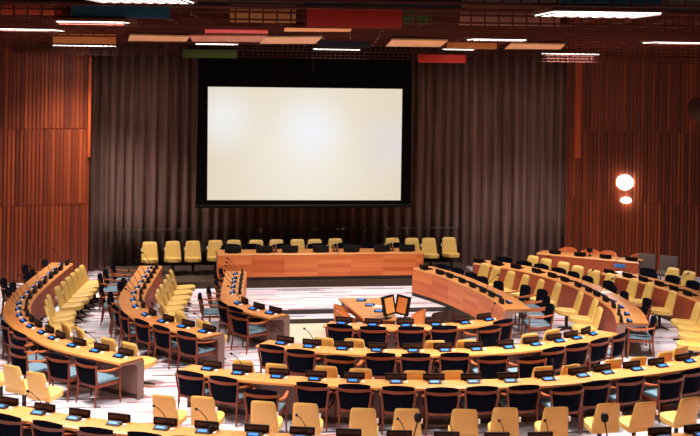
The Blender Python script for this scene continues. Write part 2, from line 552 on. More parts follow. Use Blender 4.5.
CV['R2'] = Curve([(3.39, 33.29), (4.1, 32.72), (4.7, 32.0), (5.12, 31.2), (5.5, 30.1), (5.78, 28.7), (5.86, 27.4), (5.7, 26.1)], .66, 'inner')
CV['R3'] = Curve([(6.57, 32.04), (7.25, 31.0), (7.7, 29.9), (8.0, 28.8), (8.15, 27.6), (8.12, 26.4), (7.95, 25.3)], .66, 'inner')
CV['side'] = Curve([(5.37, 35.15), (7.95, 33.8)], .6, 'inner', straight=True)

DESKS = {
    'row1': ('shortest innermost curved desk', 'short curved honey wood desk nearest the centre well, in front of the brown chair'),
    'row2': ('third-nearest curved desk', 'long curved honey wood desk, third-nearest of the wide rows of desks'),
    'row3': ('second-nearest curved desk', 'long curved honey wood desk behind the front row of whole yellow chairs'),
    'row4': ('nearest curved desk', 'long curved honey wood desk cut by the bottom edge of the photo'),
    'L1': ('outer left desk arm', 'curved wooden desk arm along the left slatted wall'),
    'L2': ('middle left desk arm', 'curved wooden desk arm, middle of the three on the left'),
    'L3': ('inner left desk arm', 'short curved wooden desk arm left of the striped carpet stage'),
    'R1': ('inner right desk arm', 'wooden desk arm right of the striped carpet stage, tall orange front panel'),
    'R2': ('middle right desk arm', 'curved wooden desk arm, middle of the three on the right'),
    'R3': ('outer right desk arm', 'curved wooden desk arm, outermost on the right, running out of the photo'),
}
for k, (nm, lab) in DESKS.items():
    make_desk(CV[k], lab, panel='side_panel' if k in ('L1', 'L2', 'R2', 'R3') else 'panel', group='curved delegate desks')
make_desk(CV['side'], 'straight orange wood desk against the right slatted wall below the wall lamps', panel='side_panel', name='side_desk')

ROWWORD = lambda k: 'left' if k.startswith('row') else 'podium end'


def heading(v):            # local +y -> v
    return math.atan2(-v.x, v.y)


# ------------------------------------------------------------------ navy armchairs: pixel of the top of each back
dark = {
    'row4': [(14, 414), (48, 423), (101, 427), (149, 431), (195, 434)],
    'row3': [(190, 372.7), (224, 378), (261, 391), (313, 383.5), (354.5, 385.5), (399.5, 387.5), (443.5, 389), (482.5, 387.6), (523.5, 386.5), (568.5, 387.6), (597, 382), (631, 378.5), (671, 376), (693, 370)],
    'row2': [(271.6, 346.3), (299, 350.6), (341.5, 357), (380, 354), (416.5, 354.4), (456, 354), (494.5, 357), (533, 357), (553.5, 348.4), (577.8, 344.6), (600, 339.5), (617.6, 335.5)],
    'row1': [(339.3, 325), (373, 327.3), (412, 327.3), (445.5, 326.8), (490, 327), (502, 320.3)],
    'L3': [(222, 270.5), (215.5, 275), (217, 282), (209, 289), (200.5, 295.5), (223.5, 302.5), (234.6, 308), (239, 314.5)],
    'L2': [(113, 266), (105.3, 271.3), (100.3, 275.3), (124, 280), (120, 284.5), (101.5, 288.5), (110.5, 294.3), (110, 300.5), (116.5, 306.5), (127, 313), (143, 320.5), (161.5, 327), (186, 333)],
    'L1': [(45, 261.5), (34, 271), (24.6, 267), (28, 275), (3.5, 280.4), (12.6, 284.4), (8, 289.7), (5, 322.5), (19.5, 333), (17, 341.5), (18, 351), (57, 355.5), (86, 361)],
    'R1': [(441.5, 266), (454.7, 270), (468, 274.5), (483.3, 278.5), (499, 283), (526, 287), (543, 291.5), (546.5, 298), (550.5, 306)],
    'R2': [(504, 258.3), (519, 263), (533, 266.4), (553.7, 269.8), (567, 273.5), (581.5, 278), (609, 282.6), (610, 287.5), (624, 293.3), (647.5, 300.4), (645.5, 307), (654, 318.8)],
    'R3': [(649, 270), (645, 274.6), (673, 277), (693.5, 282.5)],
}
placed = []          # plan footprints of chairs, to keep them apart


def settle(q, r, fixed=None):
    for _ in range(12):
        for (p, rr) in placed:
            d = q - p; need = r + rr
            if d.length < need:
                q = q + (d.normalized() if d.length > 1e-4 else Vector((1, 0))) * (need - d.length) * .6
    return q


def order_along(cv, items):
    return sorted(items, key=lambda it: cv.s[it[0]])


for key, lst in dark.items():
    cv = CV[key]; items = []
    for (px, py) in lst:
        b = unp(px, py, .80)
        k, off = cv.near(b)
        n = cv.n[k]
        if off > -.10: b = cv.at(k, -.10)
        items.append((k, b, n))
    items = order_along(cv, items)
    for i, (k, b, n) in enumerate(items):
        q = settle(b + n * .31, .285)
        k2, o2 = cv.near(q)
        if o2 > .24: q = cv.at(k2, .24)
        placed.append((q, .285))
        if key.startswith('row'): lab = f'navy armchair with wooden frame, {ORD[i + 1]} from left along the {DESKS[key][0]}'
        else: lab = f'navy armchair with wooden frame, {ORD[i + 1]} from podium end along the {DESKS[key][0]}'
        ARM.put((q.x, q.y, 0), heading(n) + random.uniform(-.07, .07), lab, f'navy armchairs along the {DESKS[key][0]}')

# ------------------------------------------------------------------ yellow chairs: pixel of the top of each back
yellow = {
    'row4': [(-13, 357), (10.3, 364.7), (34.4, 371.6), (164, 394.5), (203, 396), (263.6, 400.7), (306, 402.6), (363, 407.6), (407, 408), (465.4, 408.6), (507, 407), (556.7, 406.5), (609, 402.6), (646, 401.4), (689.7, 397)],
    'row3': [(242.5, 359.6), (276, 363.2), (325.6, 365.5), (360, 368), (415, 370.8), (453, 370.2), (543, 366), (575, 365.6), (613, 359), (639, 356.6), (666, 351.2), (682, 346)],
    'row2': [(322, 337.5), (355, 338.4), (436, 340), (467, 339.6), (530.7, 333), (553, 329)],
    'L1': [(81.5, 265.7), (77, 269.4), (72.5, 273.3), (67.6, 277.5), (63, 282), (57, 287), (48.7, 295), (46.6, 300), (46, 307), (65.5, 322.7), (79.5, 327.5), (108, 337.5), (129.6, 342.2)],
    'L2': [(171, 270.2), (168, 275), (165.3, 280.2), (161.5, 284.8), (158, 290), (157, 295), (162, 303.2), (180.5, 313), (202.3, 320)],
    'R2': [(485.5, 263.5), (496.5, 267), (512, 271.5), (526.5, 275.3), (541.5, 279.7), (558.7, 283.5), (581, 292), (596, 299.5), (600.6, 308)],
    'R3': [(611.6, 274), (634.8, 279.2), (650.3, 283.3), (673.5, 291.4), (698.6, 303), (706, 309), (708, 316), (707, 324)],
    'side': [(533.5, 256), (546.5, 259), (564.6, 262.3), (578.2, 266.3), (595.6, 270.4)],
}
YPLACE = {'row4': 'in front of the nearest curved desk', 'row3': 'against the second-nearest curved desk', 'row2': 'against the third-nearest curved desk',
          'L1': 'against the outer left desk arm', 'L2': 'against the middle left desk arm', 'R2': 'against the middle right desk arm', 'R3': 'against the outer right desk arm', 'side': 'in the line before the side desk'}
for key, lst in yellow.items():
    cv = CV[key]; items = []
    for (px, py) in lst:
        b = unp(px, py, .87)
        k, off = cv.near(b)
        n = cv.n[k]
        if key != 'side' and off < cv.w + .10: b = cv.at(k, cv.w + .10)
        if key == 'side': n = Vector((-.8, -.6)).normalized()
        if key in ('R2', 'R3'): n = (n + Vector((-.7, 0))).normalized()
        items.append((k, b, n, px))
    items = order_along(cv, items) if key != 'side' else sorted(items, key=lambda it: it[3])
    for i, (k, b, n, px) in enumerate(items):
        q = settle(b + n * .335, .25)
        if key != 'side':
            k2, o2 = cv.near(q)
            if o2 < cv.w + .42: q = cv.at(k2, cv.w + .42)
        placed.append((q, .25))
        frm = 'from left' if key.startswith('row') or key == 'side' else 'from podium end'
        YEL.put((q.x, q.y, 0), heading(n) + random.uniform(-.06, .06), f'mustard yellow upholstered chair, {ORD[i + 1]} {frm} {YPLACE[key]}', f'yellow chairs {YPLACE[key]}')
# loose yellow chairs on the far right behind the outer arm
for i, ((px, py), w) in enumerate(zip([(674, 268), (690, 271.5), (701, 280)], ('beside the second grey chair', 'behind the outer right desk arm, beside the slatted wall', 'at the right edge of the photo, behind navy armchairs'))):
    b = unp(px, py, .87); n = Vector((-.8, -.6)).normalized(); q = settle(b + n * .335, .25); placed.append((q, .25))
    YEL.put((q.x, q.y, 0), heading(n), f'mustard yellow upholstered chair {w}', 'yellow chairs behind the outer right arm')

# ------------------------------------------------------------------ podium
def pt(t, d): return Vector((-.8, 33.45)) + AX * t + AN * d


PZ = .18
def prism(bm, poly, z0, z1):
    lo = [bm.verts.new((p[0], p[1], z0)) for p in poly]; hi = [bm.verts.new((p[0], p[1], z1)) for p in poly]
    n = len(poly)
    bm.faces.new(lo[::-1]); bm.faces.new(hi)
    for i in range(n): bm.faces.new((lo[i], lo[(i + 1) % n], hi[(i + 1) % n], hi[i]))


bm = bm_new(); prism(bm, [pt(-5.7, 0), pt(4.6, 0), pt(4.6, 2.75), pt(-5.7, 2.75)], 0, PZ)
o = mk('floor_platform', bm, 'platform', smooth=0, kind='structure')
bm = bm_new(); prism(bm, [pt(-5.0, -.32), pt(-3.3, -.32), pt(-3.3, 0), pt(-5.0, 0)], 0, PZ / 2)
mk('floor_step', bm, 'platform', smooth=0, kind='structure')
CV['podium'] = Curve([pt(-2.68, .05), pt(2.93, .05)], .8, 'inner', c=(0, 20), straight=True)
make_desk(CV['podium'], 'long straight orange wood podium desk below the projection screen', z0=PZ, h=.72, name='podium_desk')

for i, (px, py) in enumerate([(150, 242), (173, 241.3), (193, 241), (215.3, 240.3), (234, 240), (256, 240), (276, 239.6), (297, 239.4), (314.4, 239.4), (335, 238.6), (392.4, 238), (412, 238), (428.5, 238), (449, 237.3)]):
    b = unp(px, py, PZ + .87); n = -AN
    q = b + n * .335; placed.append((q, .25))
    YEL.put((q.x, q.y, PZ), heading(n) + random.uniform(-.03, .03), f'mustard yellow upholstered chair, {ORD[i + 1]} from left along the podium curtain', 'yellow chairs along the podium curtain')
for i, px in enumerate((229, 250, 282, 317, 345, 371, 398)):
    k = min(range(len(CV['podium'].p)), key=lambda j: abs(X0 + F * CV['podium'].p[j].x / CV['podium'].p[j].y - px - 3))
    q = CV['podium'].at(k, .12)
    ARM.put((q.x, q.y, PZ), heading(-AN), f'navy armchair with wooden frame, {ORD[i + 1]} from left behind the podium desk', 'navy armchairs behind the podium desk')

# ------------------------------------------------------------------ nameplates and conference units
def make_nameplate(inset, w=.37, h=.112, name='nameplate', mat='plate'):
    t = empty(name, 'nameplate', 'nameplate')
    bm = bm_new(); box(bm, (0, 0, h / 2 + .012), (w, .045, h), .008); mk('plate', bm, mat, t)
    bm = bm_new()
    for s in (-1, 1): box(bm, (0, s * .024, h / 2 + .02), (w - .06, .006, h - .065), .002)
    mk('inset', bm, inset, t)
    bm = bm_new(); box(bm, (0, 0, .006), (w * .7, .09, .012), .003); mk('foot', bm, 'black', t)
    return t


def make_unit(mic):
    t = empty('conference_unit', 'unit', 'conference unit')
    bm = bm_new()
    rings = [[(x, -.07, 0), (x, .05, 0), (x, .05, .048), (x, .03, .052), (x, -.07, .014)] for x in (-.11, .11)]
    loft(bm, rings); mk('housing', bm, 'black', t, smooth=0)
    bm = bm_new(); box(bm, (0, 0, 0), (.14, .046, .004), .001)
    bmesh.ops.rotate(bm, cent=(0, 0, 0), matrix=Matrix.Rotation(math.atan2(.038, .1), 3, 'X'), verts=bm.verts)
    bmesh.ops.translate(bm, vec=(-.01, -.02, .0345), verts=bm.verts)
    s = mk('screen', bm, 'blue_lcd', t, smooth=0); s['label'] = 'lit blue screen'
    bm = bm_new()
    lathe(bm, [(.001, 0), (.03, .002), (.03, .016), (.018, .03), (.001, .034)], 10, (.17, .0, 0)); box(bm, (.17, .03, .012), (.02, .05, .016), .004)
    mk('earpiece', bm, 'white', t)
    if mic:
        bm = bm_new()
        pts = [(.09, .03, .05), (.085, .01, .14), (.05, -.06, .25), (.0, -.16, .36), (-.03, -.2, .39)]
        tube(bm, pts, [.006] * 5, 6); g = mk('gooseneck', bm, 'black', t)
        bm = bm_new(); lathe(bm, [(.001, -.035), (.016, -.028), (.02, 0), (.016, .025), (.001, .032)], 10)
        bmesh.ops.rotate(bm, cent=(0, 0, 0), matrix=Matrix.Rotation(R(60), 3, 'X'), verts=bm.verts)
        bmesh.ops.translate(bm, vec=(-.035, -.215, .4), verts=bm.verts)
        mk('microphone', bm, 'black', g)
    return t


NP_R = Proto(make_nameplate('plate_inset')); NP_B = Proto(make_nameplate('plate_inset_black', .34, .105)); NP_P = Proto(make_nameplate('black', .44, .18, mat='black'))
U_M = Proto(make_unit(True)); U_N = Proto(make_unit(False))
plates = {
    'row4': [(11, 399), (47, 405.5), (84.5, 411), (124.8, 415), (166, 420), (208.5, 423), (255.6, 427), (302.6, 430), (350, 432), (397.7, 433.5), (446, 433.5), (493.6, 433.5), (539.5, 433.5), (657.5, 430), (693, 427)],
    'row3': [(208.7, 364.7), (242.5, 367.4), (279, 370.4), (316.4, 372.7), (354, 375), (394.3, 376), (433.3, 376.9), (470.6, 376), (508.5, 375.5), (546.4, 374.3), (580.3, 371.6), (608, 369.3), (638, 366.3), (662, 362.4), (684, 356.9)],
    'row2': [(284.5, 340), (313, 341.6), (344.8, 344), (377.5, 345), (411.3, 345.6), (443.5, 345.6), (474, 345), (503.8, 342.8), (529.5, 340), (553.6, 337), (573, 334), (590.4, 330.7)],
    'row1': [(344, 318.8), (374, 320), (404, 320), (432.6, 320), (458, 318), (479.5, 315)],
    'L1': [(68.8, 262), (63.6, 267), (58.5, 271.2), (53.3, 275.4), (48, 280), (42.2, 284.7), (36, 289.8), (30.1, 295), (26, 301), (26.4, 306.5), (28, 312), (33.2, 317.5), (39.5, 322.7), (50, 329), (64, 334), (82.6, 340.5), (103, 346.6), (128, 351.4)],
    'L2': [(158.5, 266), (155.5, 270), (152.5, 274.5), (149, 279.5), (145.5, 285), (142, 290.5), (140, 297), (141.3, 303.4), (152, 311.8), (166.8, 318.2), (185, 323), (207.6, 327.6)],
    'L3': [(245, 272), (244.6, 276), (244.2, 280), (243.8, 285), (243.6, 290), (247.5, 300), (259, 305.2), (274.8, 309.2)],
    'R1': [(423, 267), (436.4, 271.7), (450.3, 275), (464.5, 279.5), (479.4, 284), (493.9, 288.5), (504, 292.9), (509, 299.5)],
    'R2': [(481.3, 259.8), (495, 263.3), (508.8, 267.2), (524, 271.3), (540.3, 275.2), (556, 279.3), (573, 284), (588, 288.5), (600.6, 293), (610, 298.4), (616, 304), (617.5, 311), (617, 317.5)],
    'R3': [(611, 270.6), (629.3, 274.3), (647, 278), (662.6, 282.8), (678.6, 287.4), (692.6, 292.4)],
    'side': [(553, 252.3), (578, 255), (603, 257.3), (628.4, 260.3)],
}
mics = {'row4': {1, 4, 5, 7, 9, 10, 11, 12}, 'row3': {1, 5, 9}, 'row2': {0, 1, 6}, 'row1': {5}, 'L1': set(range(0, 18, 2)) | {7, 9}, 'L2': set(range(0, 12)) - {8, 10},
        'L3': set(range(0, 6)), 'R1': {5}, 'R2': {0, 1, 3, 6, 8}, 'R3': {0, 1, 4}, 'side': set()}
for key, lst in plates.items():
    cv = CV[key]; items = []
    inset = .10
    for i, (px, py) in enumerate(lst):
        b = unp(px, py, .81); k, off = cv.near(b); items.append((k, i in mics[key]))
    items.sort(key=lambda it: cv.s[it[0]])
    # never let two plates overlap
    m = len(cv.p)
    for j in range(1, len(items)):
        k = items[j][0]
        while k < m - 4 and (cv.at(k, cv.w - inset) - cv.at(items[j - 1][0], cv.w - inset)).length < .385: k += 1
        items[j] = (k, items[j][1])
    frm = 'from left' if key.startswith('row') or key == 'side' else 'from podium end'
    dn = DESKS[key][0] if key in DESKS else 'side desk by the wall'
    for j, (k, mic) in enumerate(items):
        if j and (cv.at(k, cv.w - inset) - cv.at(items[j - 1][0], cv.w - inset)).length < .385: continue
        n = cv.n[k]; p = cv.at(k, cv.w - inset); a = heading(n) + random.uniform(-.05, .05)
        (NP_R if key in ('row4', 'row3', 'row2', 'row1', 'L1', 'L2', 'L3') else NP_B).put((p.x, p.y, .74), a, f'dark nameplate stand, {ORD[j + 1]} {frm} on the {dn}', f'nameplates on the {dn}')
        if key == 'side': continue
        p = cv.at(k, cv.w - inset - .16)
        (U_M if mic else U_N).put((p.x, p.y, .74), a, f'small {"microphone" if mic else "speaker"} unit with blue screen, {ORD[j + 1]} {frm} on the {dn}', f'conference units on the {dn}')
cv = CV['podium']
def podium_at(px, off):
    k = min(range(len(cv.p)), key=lambda j: abs(X0 + F * cv.at(j, off).x / cv.at(j, off).y - (px + 2.9)))
    return cv.at(k, off)
for j, px in enumerate((232.4, 262, 291.5, 320.5, 351.6, 380.4, 406.5)):
    p = podium_at(px, .64)
    NP_P.put((p.x, p.y, PZ + .72), heading(-AN), f'large black nameplate, {ORD[j + 1]} from left on the podium desk', 'black nameplates on the podium desk')
ALL_PROTO = (NP_R, NP_B, NP_P, U_M, U_N)

# bottles and trays on the podium
def make_tray():
    t = empty('serving_tray', 'tray', 'tray'); bm = bm_new()
    lathe(bm, [(.001, 0), (.09, 0), (.105, .014), (.1, .014), (.088, .005), (.001, .005)], 20); mk('tray_dish', bm, 'metal_dark', t); return t
def make_bottle():
    t = empty('glass_bottle', 'bottle', 'bottle'); bm = bm_new()
    lathe(bm, [(.001, 0), (.03, 0), (.032, .01), (.032, .12), (.014, .17), (.013, .2), (.001, .2)], 14); mk('bottle_body', bm, 'bottle', t)
    bm = bm_new(); lathe(bm, [(.001, .196), (.016, .196), (.016, .22), (.001, .222)], 12); mk('bottle_cap', bm, 'white', t); return t
M['bottle'] = plain('bottle glass', srgb(120, 84, 60), .12, .1)
TR, BO = Proto(make_tray()), Proto(make_bottle())
for j, (px, w) in enumerate(((275.5, 'left'), (334.8, 'middle'), (391, 'right'))):
    p = podium_at(px, .5); TR.put((p.x, p.y, PZ + .72), 0, f'dark round tray with bottles, {w} of three on the podium desk', 'trays on the podium desk')
    for s in (-1, 1):
        q = p + AX * .045 * s
        BO.put((q.x, q.y, PZ + .726), 0, f'small bottle, {"left" if s < 0 else "right"} of the pair on the {w} podium tray', 'bottles on the podium trays')

# glass balustrade behind the podium chairs
t = empty('glass_balustrade', 'low glass balustrade with thin rail between podium chairs and brown curtain', 'balustrade', (*pt(0, 2.6), PZ))
def rel(v, z): return (v[0] - t.location.x, v[1] - t.location.y, z)
for a in range(5):
    t0, t1 = -5.6 + a * 2.03, -5.6 + (a + 1) * 2.03 - .04
    bm = bm_new(); lo = [pt(t0, 2.595), pt(t1, 2.595), pt(t1, 2.607), pt(t0, 2.607)]
    prism(bm, [Vector(rel(p, 0)[:2]) for p in lo], .03, 1.02); mk('glass_panel', bm, 'glass', t, smooth=0)
    bm = bm_new(); q = rel(pt(t0 - .02, 2.6), 0); box(bm, (q[0], q[1], .5), (.022, .022, 1.0), .003); mk('post', bm, 'metal_dark', t)
bm = bm_new(); tube(bm, [rel(pt(-5.62, 2.6), 1.03), rel(pt(4.55, 2.6), 1.03)], .012, 8); mk('handrail', bm, 'fixture_grey', t)

# ------------------------------------------------------------------ stage well furniture
WZ = -.22
def make_shell_chair(name, label, mat, loc, rz, scale=1):
    t = empty(name, label, 'chair', loc, rz)
    bm = bm_new()
    rings = []
    for k in range(13):
        a = R(-110 + k * 220 / 12)
        f = abs(k - 6) / 6
        top = .80 - .20 * f ** 2
        r = .27
        x, y = r * math.sin(a), -r * math.cos(a) * .95
        rings.append([(x, y, .42), (x * .9, y * .9, .42), (x * .96, y * .96, top), (x * 1.06, y * 1.06, top)])
    loft(bm, rings); mk('backrest', bm, mat, t)
    bm = bm_new()
    def seat(u, v): return ((u * .24, v * .23, .42), (0, 0, 1))
    pillow(bm, seat, 8, 8, .08, edge=.5); mk('seat', bm, mat, t)
    for sx in (-1, 1):
        for sy in (-1, 1):
            bm = bm_new(); tube(bm, [(sx * .2, sy * .19, .4), (sx * .24, sy * .23, 0)], [.02, .012], 8); mk('leg', bm, 'frame_wood', t)
    return t


ta = [unp(338.5, 298.3, WZ + .74), unp(381, 298, WZ + .74), unp(398, 319, WZ + .74), unp(364, 319, WZ + .74)]
ce = sum(ta, Vector((0, 0))) / 4
t = empty('centre_table', 'honey wood table standing in the sunken centre well before the stage steps', 'table', (ce.x, ce.y, WZ))
bm = bm_new(); prism(bm, [p - ce for p in ta], .70, .74); mk('table_top', bm, 'honey', t, smooth=0)
bm = bm_new()
ins = [(p - ce) * .86 for p in ta]
for a, b in zip(ins, ins[1:] + ins[:1]):
    d = (b - a).normalized(); nn = Vector((-d.y, d.x)) * .012
    prism(bm, [a - nn, b - nn, b + nn, a + nn], .58, .70)
mk('apron', bm, 'frame_wood', t, smooth=0)
for p in ins:
    bm = bm_new(); tube(bm, [(p.x, p.y, .70), (p.x, p.y, 0)], [.035, .025], 8); mk('leg', bm, 'frame_wood', t)
for j, (px, py) in enumerate(((361.5, 300), (370, 305), (379, 311))):
    p = unp(px, py, WZ + .76); U_N.put((p.x, p.y, WZ + .74), 0, f'small unit with blue screen, {ORD[j + 1]} from far end on the centre table', 'conference units on the centre table')
p = unp(377.5, 306.5, WZ + .745)
bm = bm_new(); lathe(bm, [(.001, 0), (.13, 0), (.13, .012), (.001, .014)], 20); o = mk('paper_pad', bm, 'paper'); o.location = (p.x, p.y, WZ + .74)
tag(o, 'white paper pad lying on the centre table', 'paper')
for px, py, w, rz in ((388.5, 318, 'left', .93), (402.5, 318, 'right', -.93)):
    p = unp(px, py, WZ + .76)
    t = empty('monitor', f'tall black monitor, {w} of the two back to back on the centre table', 'monitor', (p.x, p.y, WZ + .74), rz, 'monitors on the centre table')
    bm = bm_new(); box(bm, (0, 0, .30), (.46, .04, .42), .008, Matrix.Rotation(R(-12), 3, 'X')); mk('housing', bm, 'black', t)
    bm = bm_new(); box(bm, (0, -.026, .30), (.31, .006, .33), 0, Matrix.Rotation(R(-12), 3, 'X')); mk('screen', bm, 'honey' if w == 'left' else 'shell', t, smooth=0)  # wood reflection in the screens painted as plain wood colour
    bm = bm_new(); tube(bm, [(0, .07, .01), (0, .05, .25)], .02, 8); box(bm, (0, .05, .008), (.2, .14, .016), .004); mk('stand', bm, 'black', t)
p = unp(341, 303, WZ + .8); make_shell_chair('shell_chair', 'orange wooden shell chair left of the centre table, near its far corner', 'shell', (p.x + .1, p.y - .12, WZ), heading(Vector((1, .1))))
p = unp(352.5, 309, WZ + .8); make_shell_chair('shell_chair', 'orange wooden shell chair left of the centre table, beside its near corner', 'shell', (p.x - .1, p.y - .1, WZ), heading(Vector((1, .1))))
p = unp(414, 311, WZ + .75); make_shell_chair('shell_chair', 'pale wooden chair right of the two monitors', 'shell', (p.x, p.y, WZ), heading(Vector((-1, .2))))
p = unp(445, 311.5, WZ + .8); make_shell_chair('leather_chair', 'dark brown leather tub chair behind the short innermost desk', 'brown', (p.x, p.y + .27, WZ), heading(Vector((-.1, 1))))

# side desk chairs by the right wall
sn = CV['side'].n[0]
for j, (px, py) in enumerate(((563, 250), (586, 252), (602.5, 254.2), (635, 257))):
    b = unp(px, py, .8); k, off = CV['side'].near(b)
    q = CV['side'].at(k, -.36)
    make_shell_chair('leather_chair', f'orange leather tub chair, {ORD[j + 1]} from left behind the side desk', 'salmon', (q.x, q.y, 0), heading(sn))['group'] = 'orange chairs behind the side desk'


def make_grey(label, loc, rz):
    t = empty('lounge_chair', label, 'chair', loc, rz, 'grey chairs by the slatted wall')
    bm = bm_new()
    pillow(bm, lambda u, v: ((u * .25, -.22 - .05 * v, .60 + v * .25), Vector((0, -1, .2)).normalized()), 8, 8, .07, edge=.6, power=10); mk('backrest', bm, 'grey', t)
    bm = bm_new(); pillow(bm, lambda u, v: ((u * .25, .02 + v * .25, .40), (0, 0, 1)), 8, 8, .11, edge=.6, power=10); mk('seat', bm, 'grey', t)
    for sx in (-1, 1):
        for sy in (-1, 1):
            bm = bm_new(); tube(bm, [(sx * .22, sy * .21, .37), (sx * .23, sy * .22, 0)], [.018, .014], 8); mk('leg', bm, 'metal_dark', t)
for (px, py), lab in (((647.5, 254), 'square grey fabric chair nearest the side desk, against the slatted wall'), ((669.5, 256), 'square grey fabric chair beside the yellow chairs, against the slatted wall')):
    b = unp(px, py, .85); v = Vector((-.55, -.83)).normalized(); q = b + v * .27
    make_grey(lab, (q.x, q.y, 0), heading(v))
# small things on the side desk
p = unp(625, 263.5, .6)
k, off = CV['side'].near(p); q = CV['side'].at(k, .62)
bm = bm_new(); box(bm, (0, 0, 0), (.30, .02, .09), .004); o = mk('blue_card', bm, plain('blue card', srgb(40, 120, 200), .5)); o.location = (q.x, q.y, .60); o.rotation_euler = (0, 0, heading(sn))
tag(o, 'small blue card fixed to the front of the side desk', 'card')
k, off = CV['side'].near(unp(586, 255, .8)); q = CV['side'].at(k, .3)
t = empty('desk_camera', 'small black camera on a stand on the side desk', 'camera', (q.x, q.y, .74), heading(sn))
bm = bm_new(); lathe(bm, [(.001, 0), (.07, 0), (.07, .015), (.018, .03), (.018, .12), (.001, .12)], 14); mk('base', bm, 'black', t)
bm = bm_new(); box(bm, (0, 0, .17), (.14, .14, .11), .02); mk('camera_body', bm, 'black', t)
bm = bm_new(); lathe(bm, [(.001, 0), (.035, 0), (.038, .05), (.001, .05)], 12); bmesh.ops.rotate(bm, cent=(0, 0, 0), matrix=Matrix.Rotation(R(-90), 3, 'X'), verts=bm.verts)
bmesh.ops.translate(bm, vec=(0, .06, .17), verts=bm.verts); mk('lens', bm, 'black', t)
for j, (key, px, py, lab) in enumerate((('R3', 621, 272.3, 'white paper sheet on the outer right desk arm between its first nameplates'), ('R2', 607, 292, 'white paper sheet near the curved end of the middle right desk arm'))):
    p = unp(px, py, .745); k, off = CV[key].near(p); q = CV[key].at(k, .2)
    bm = bm_new(); box(bm, (0, 0, .003), (.21, .3, .005)); o = mk('paper_sheet', bm, 'paper', smooth=0); o.location = (q.x, q.y, .74); o.rotation_euler = (0, 0, heading(CV[key].n[k])); tag(o, lab, 'paper')
# foam-covered microphones standing on the nearest desk
for px, py, lab in ((418, 417.5, 'large foam-covered microphone before the yellow chairs, middle of the nearest desk'), (604.7, 417.5, 'large foam-covered microphone towards the right end of the nearest desk')):
    q = unp(px - 4, py + 22, .74); q.y = max(q.y, 0)
    k, off = CV['row4'].near(q); q = CV['row4'].at(k, .28)
    hd = unp(px, py, 1.16)
    dd = ray(px, py); tt = q.y; hx, hz = dd.x * tt, H + dd.z * tt
    t = empty('microphone', lab, 'microphone', (q.x, q.y, .74))
    bm = bm_new(); lathe(bm, [(.001, 0), (.06, 0), (.06, .02), (.012, .035), (.001, .036)], 14); mk('base', bm, 'black', t)
    bm = bm_new(); tube(bm, [(0, 0, .03), ((hx - q.x) * .4, 0, (hz - .74) * .45), (hx - q.x, 0, hz - .74 - .05)], [.01, .01, .014], 8); mk('stem', bm, 'brown', t)
    bm = bm_new(); lathe(bm, [(.001, -.075), (.04, -.06), (.058, -.01), (.055, .03), (.035, .06), (.001, .07)], 16, (hx - q.x, 0, hz - .74)); mk('windscreen', bm, 'black', t)
p = unp(221, 423, .76); k, off = CV['row4'].near(p); q = CV['row4'].at(k, .36)
t = empty('headset', 'black headset with a white clip on the nearest desk', 'headset', (q.x, q.y, .74), .5)
bm = bm_new(); lathe(bm, [(.001, -.03), (.05, -.03), (.06, 0), (.05, .03), (.001, .03)], 16); bmesh.ops.rotate(bm, cent=(0, 0, 0), matrix=Matrix.Rotation(R(80), 3, 'X'), verts=bm.verts); bmesh.ops.translate(bm, vec=(0, 0, .061), verts=bm.verts); mk('ear_cushion', bm, 'black', t)
bm = bm_new(); tube(bm, [(.05, 0, .06), (.09, .02, .1), (.12, 0, .06), (.1, 0, .012)], .012, 8); mk('headband', bm, 'black', t)
bm = bm_new(); box(bm, (.11, -.02, .045), (.02, .02, .07), .005); mk('clip', bm, 'white', t)

# ------------------------------------------------------------------ room shell
R1K = [min(range(len(CV['R1'].p)), key=lambda j: abs(CV['R1'].at(j, CV['R1'].w).y - yy)) for yy in (31.04, 30.3, 29.6, 28.8, 28.0, 27.35)]
well = [Vector(v) for v in ((-2.02, 30.33), *[tuple(CV['R1'].at(k_, CV['R1'].w - .05)) for k_ in R1K], (2.9, 26.6), (1.6, 26.35), (.3, 26.3), (-.55, 26.7), (-1.35, 27.3), (-1.95, 28.3))]
floor_out = [Vector(v) for v in ((-13, -3), (13, -3), (13, 38.5), (-13, 38.5))]
bm = bm_new()
# two halves that meet along x = .6 above and below the well
top_mid = well[0].lerp(well[1], (.6 - well[0].x) / (well[1].x - well[0].x))
IB = next(i for i, v in enumerate(well) if i > 3 and v.x < .6); a, b = well[IB], well[IB - 1]; bot_mid = a.lerp(b, (.6 - a.x) / (b.x - a.x))
right = [Vector((.6, -3)), Vector((13, -3)), Vector((13, 38.5)), Vector((.6, 38.5)), top_mid] + well[1:IB] + [bot_mid]
left = [Vector((.6, -3)), bot_mid] + well[IB:] + [well[0], top_mid, Vector((.6, 38.5)), Vector((-13, 38.5)), Vector((-13, -3))]
for poly in (right, left): bm.faces.new([bm.verts.new((p.x, p.y, 0)) for p in poly])
bmesh.ops.remove_doubles(bm, verts=bm.verts, dist=1e-4)
mk('floor', bm, 'carpet', smooth=0, kind='structure')
bm = bm_new(); n = len(well)
top = [bm.verts.new((p.x, p.y, -.001)) for p in well]; bot = [bm.verts.new((p.x, p.y, WZ)) for p in well]
for i in range(n): bm.faces.new((top[i], bot[i], bot[(i + 1) % n], top[(i + 1) % n]))
mk('floor_well_riser', bm, 'plinth', smooth=0, kind='structure')
bm = bm_new(); bm.faces.new([bm.verts.new((p.x, p.y, WZ)) for p in well]); mk('floor_well', bm, 'beige', smooth=0, kind='structure')
bm = bm_new()
e0, e1 = well[0] + Vector((.02, -.005)), well[1] + Vector((-.02, -.01)); dv = -AN * .55
prism(bm, [e0, e0 + dv, e1 + dv, e1], WZ, WZ / 2)
o = mk('floor_stage_step', bm, 'carpet', smooth=0, kind='structure')
o.data.materials.append(M['plinth'])
for f in o.data.polygons:
    if abs(f.normal.z) < .5: f.material_index = 1


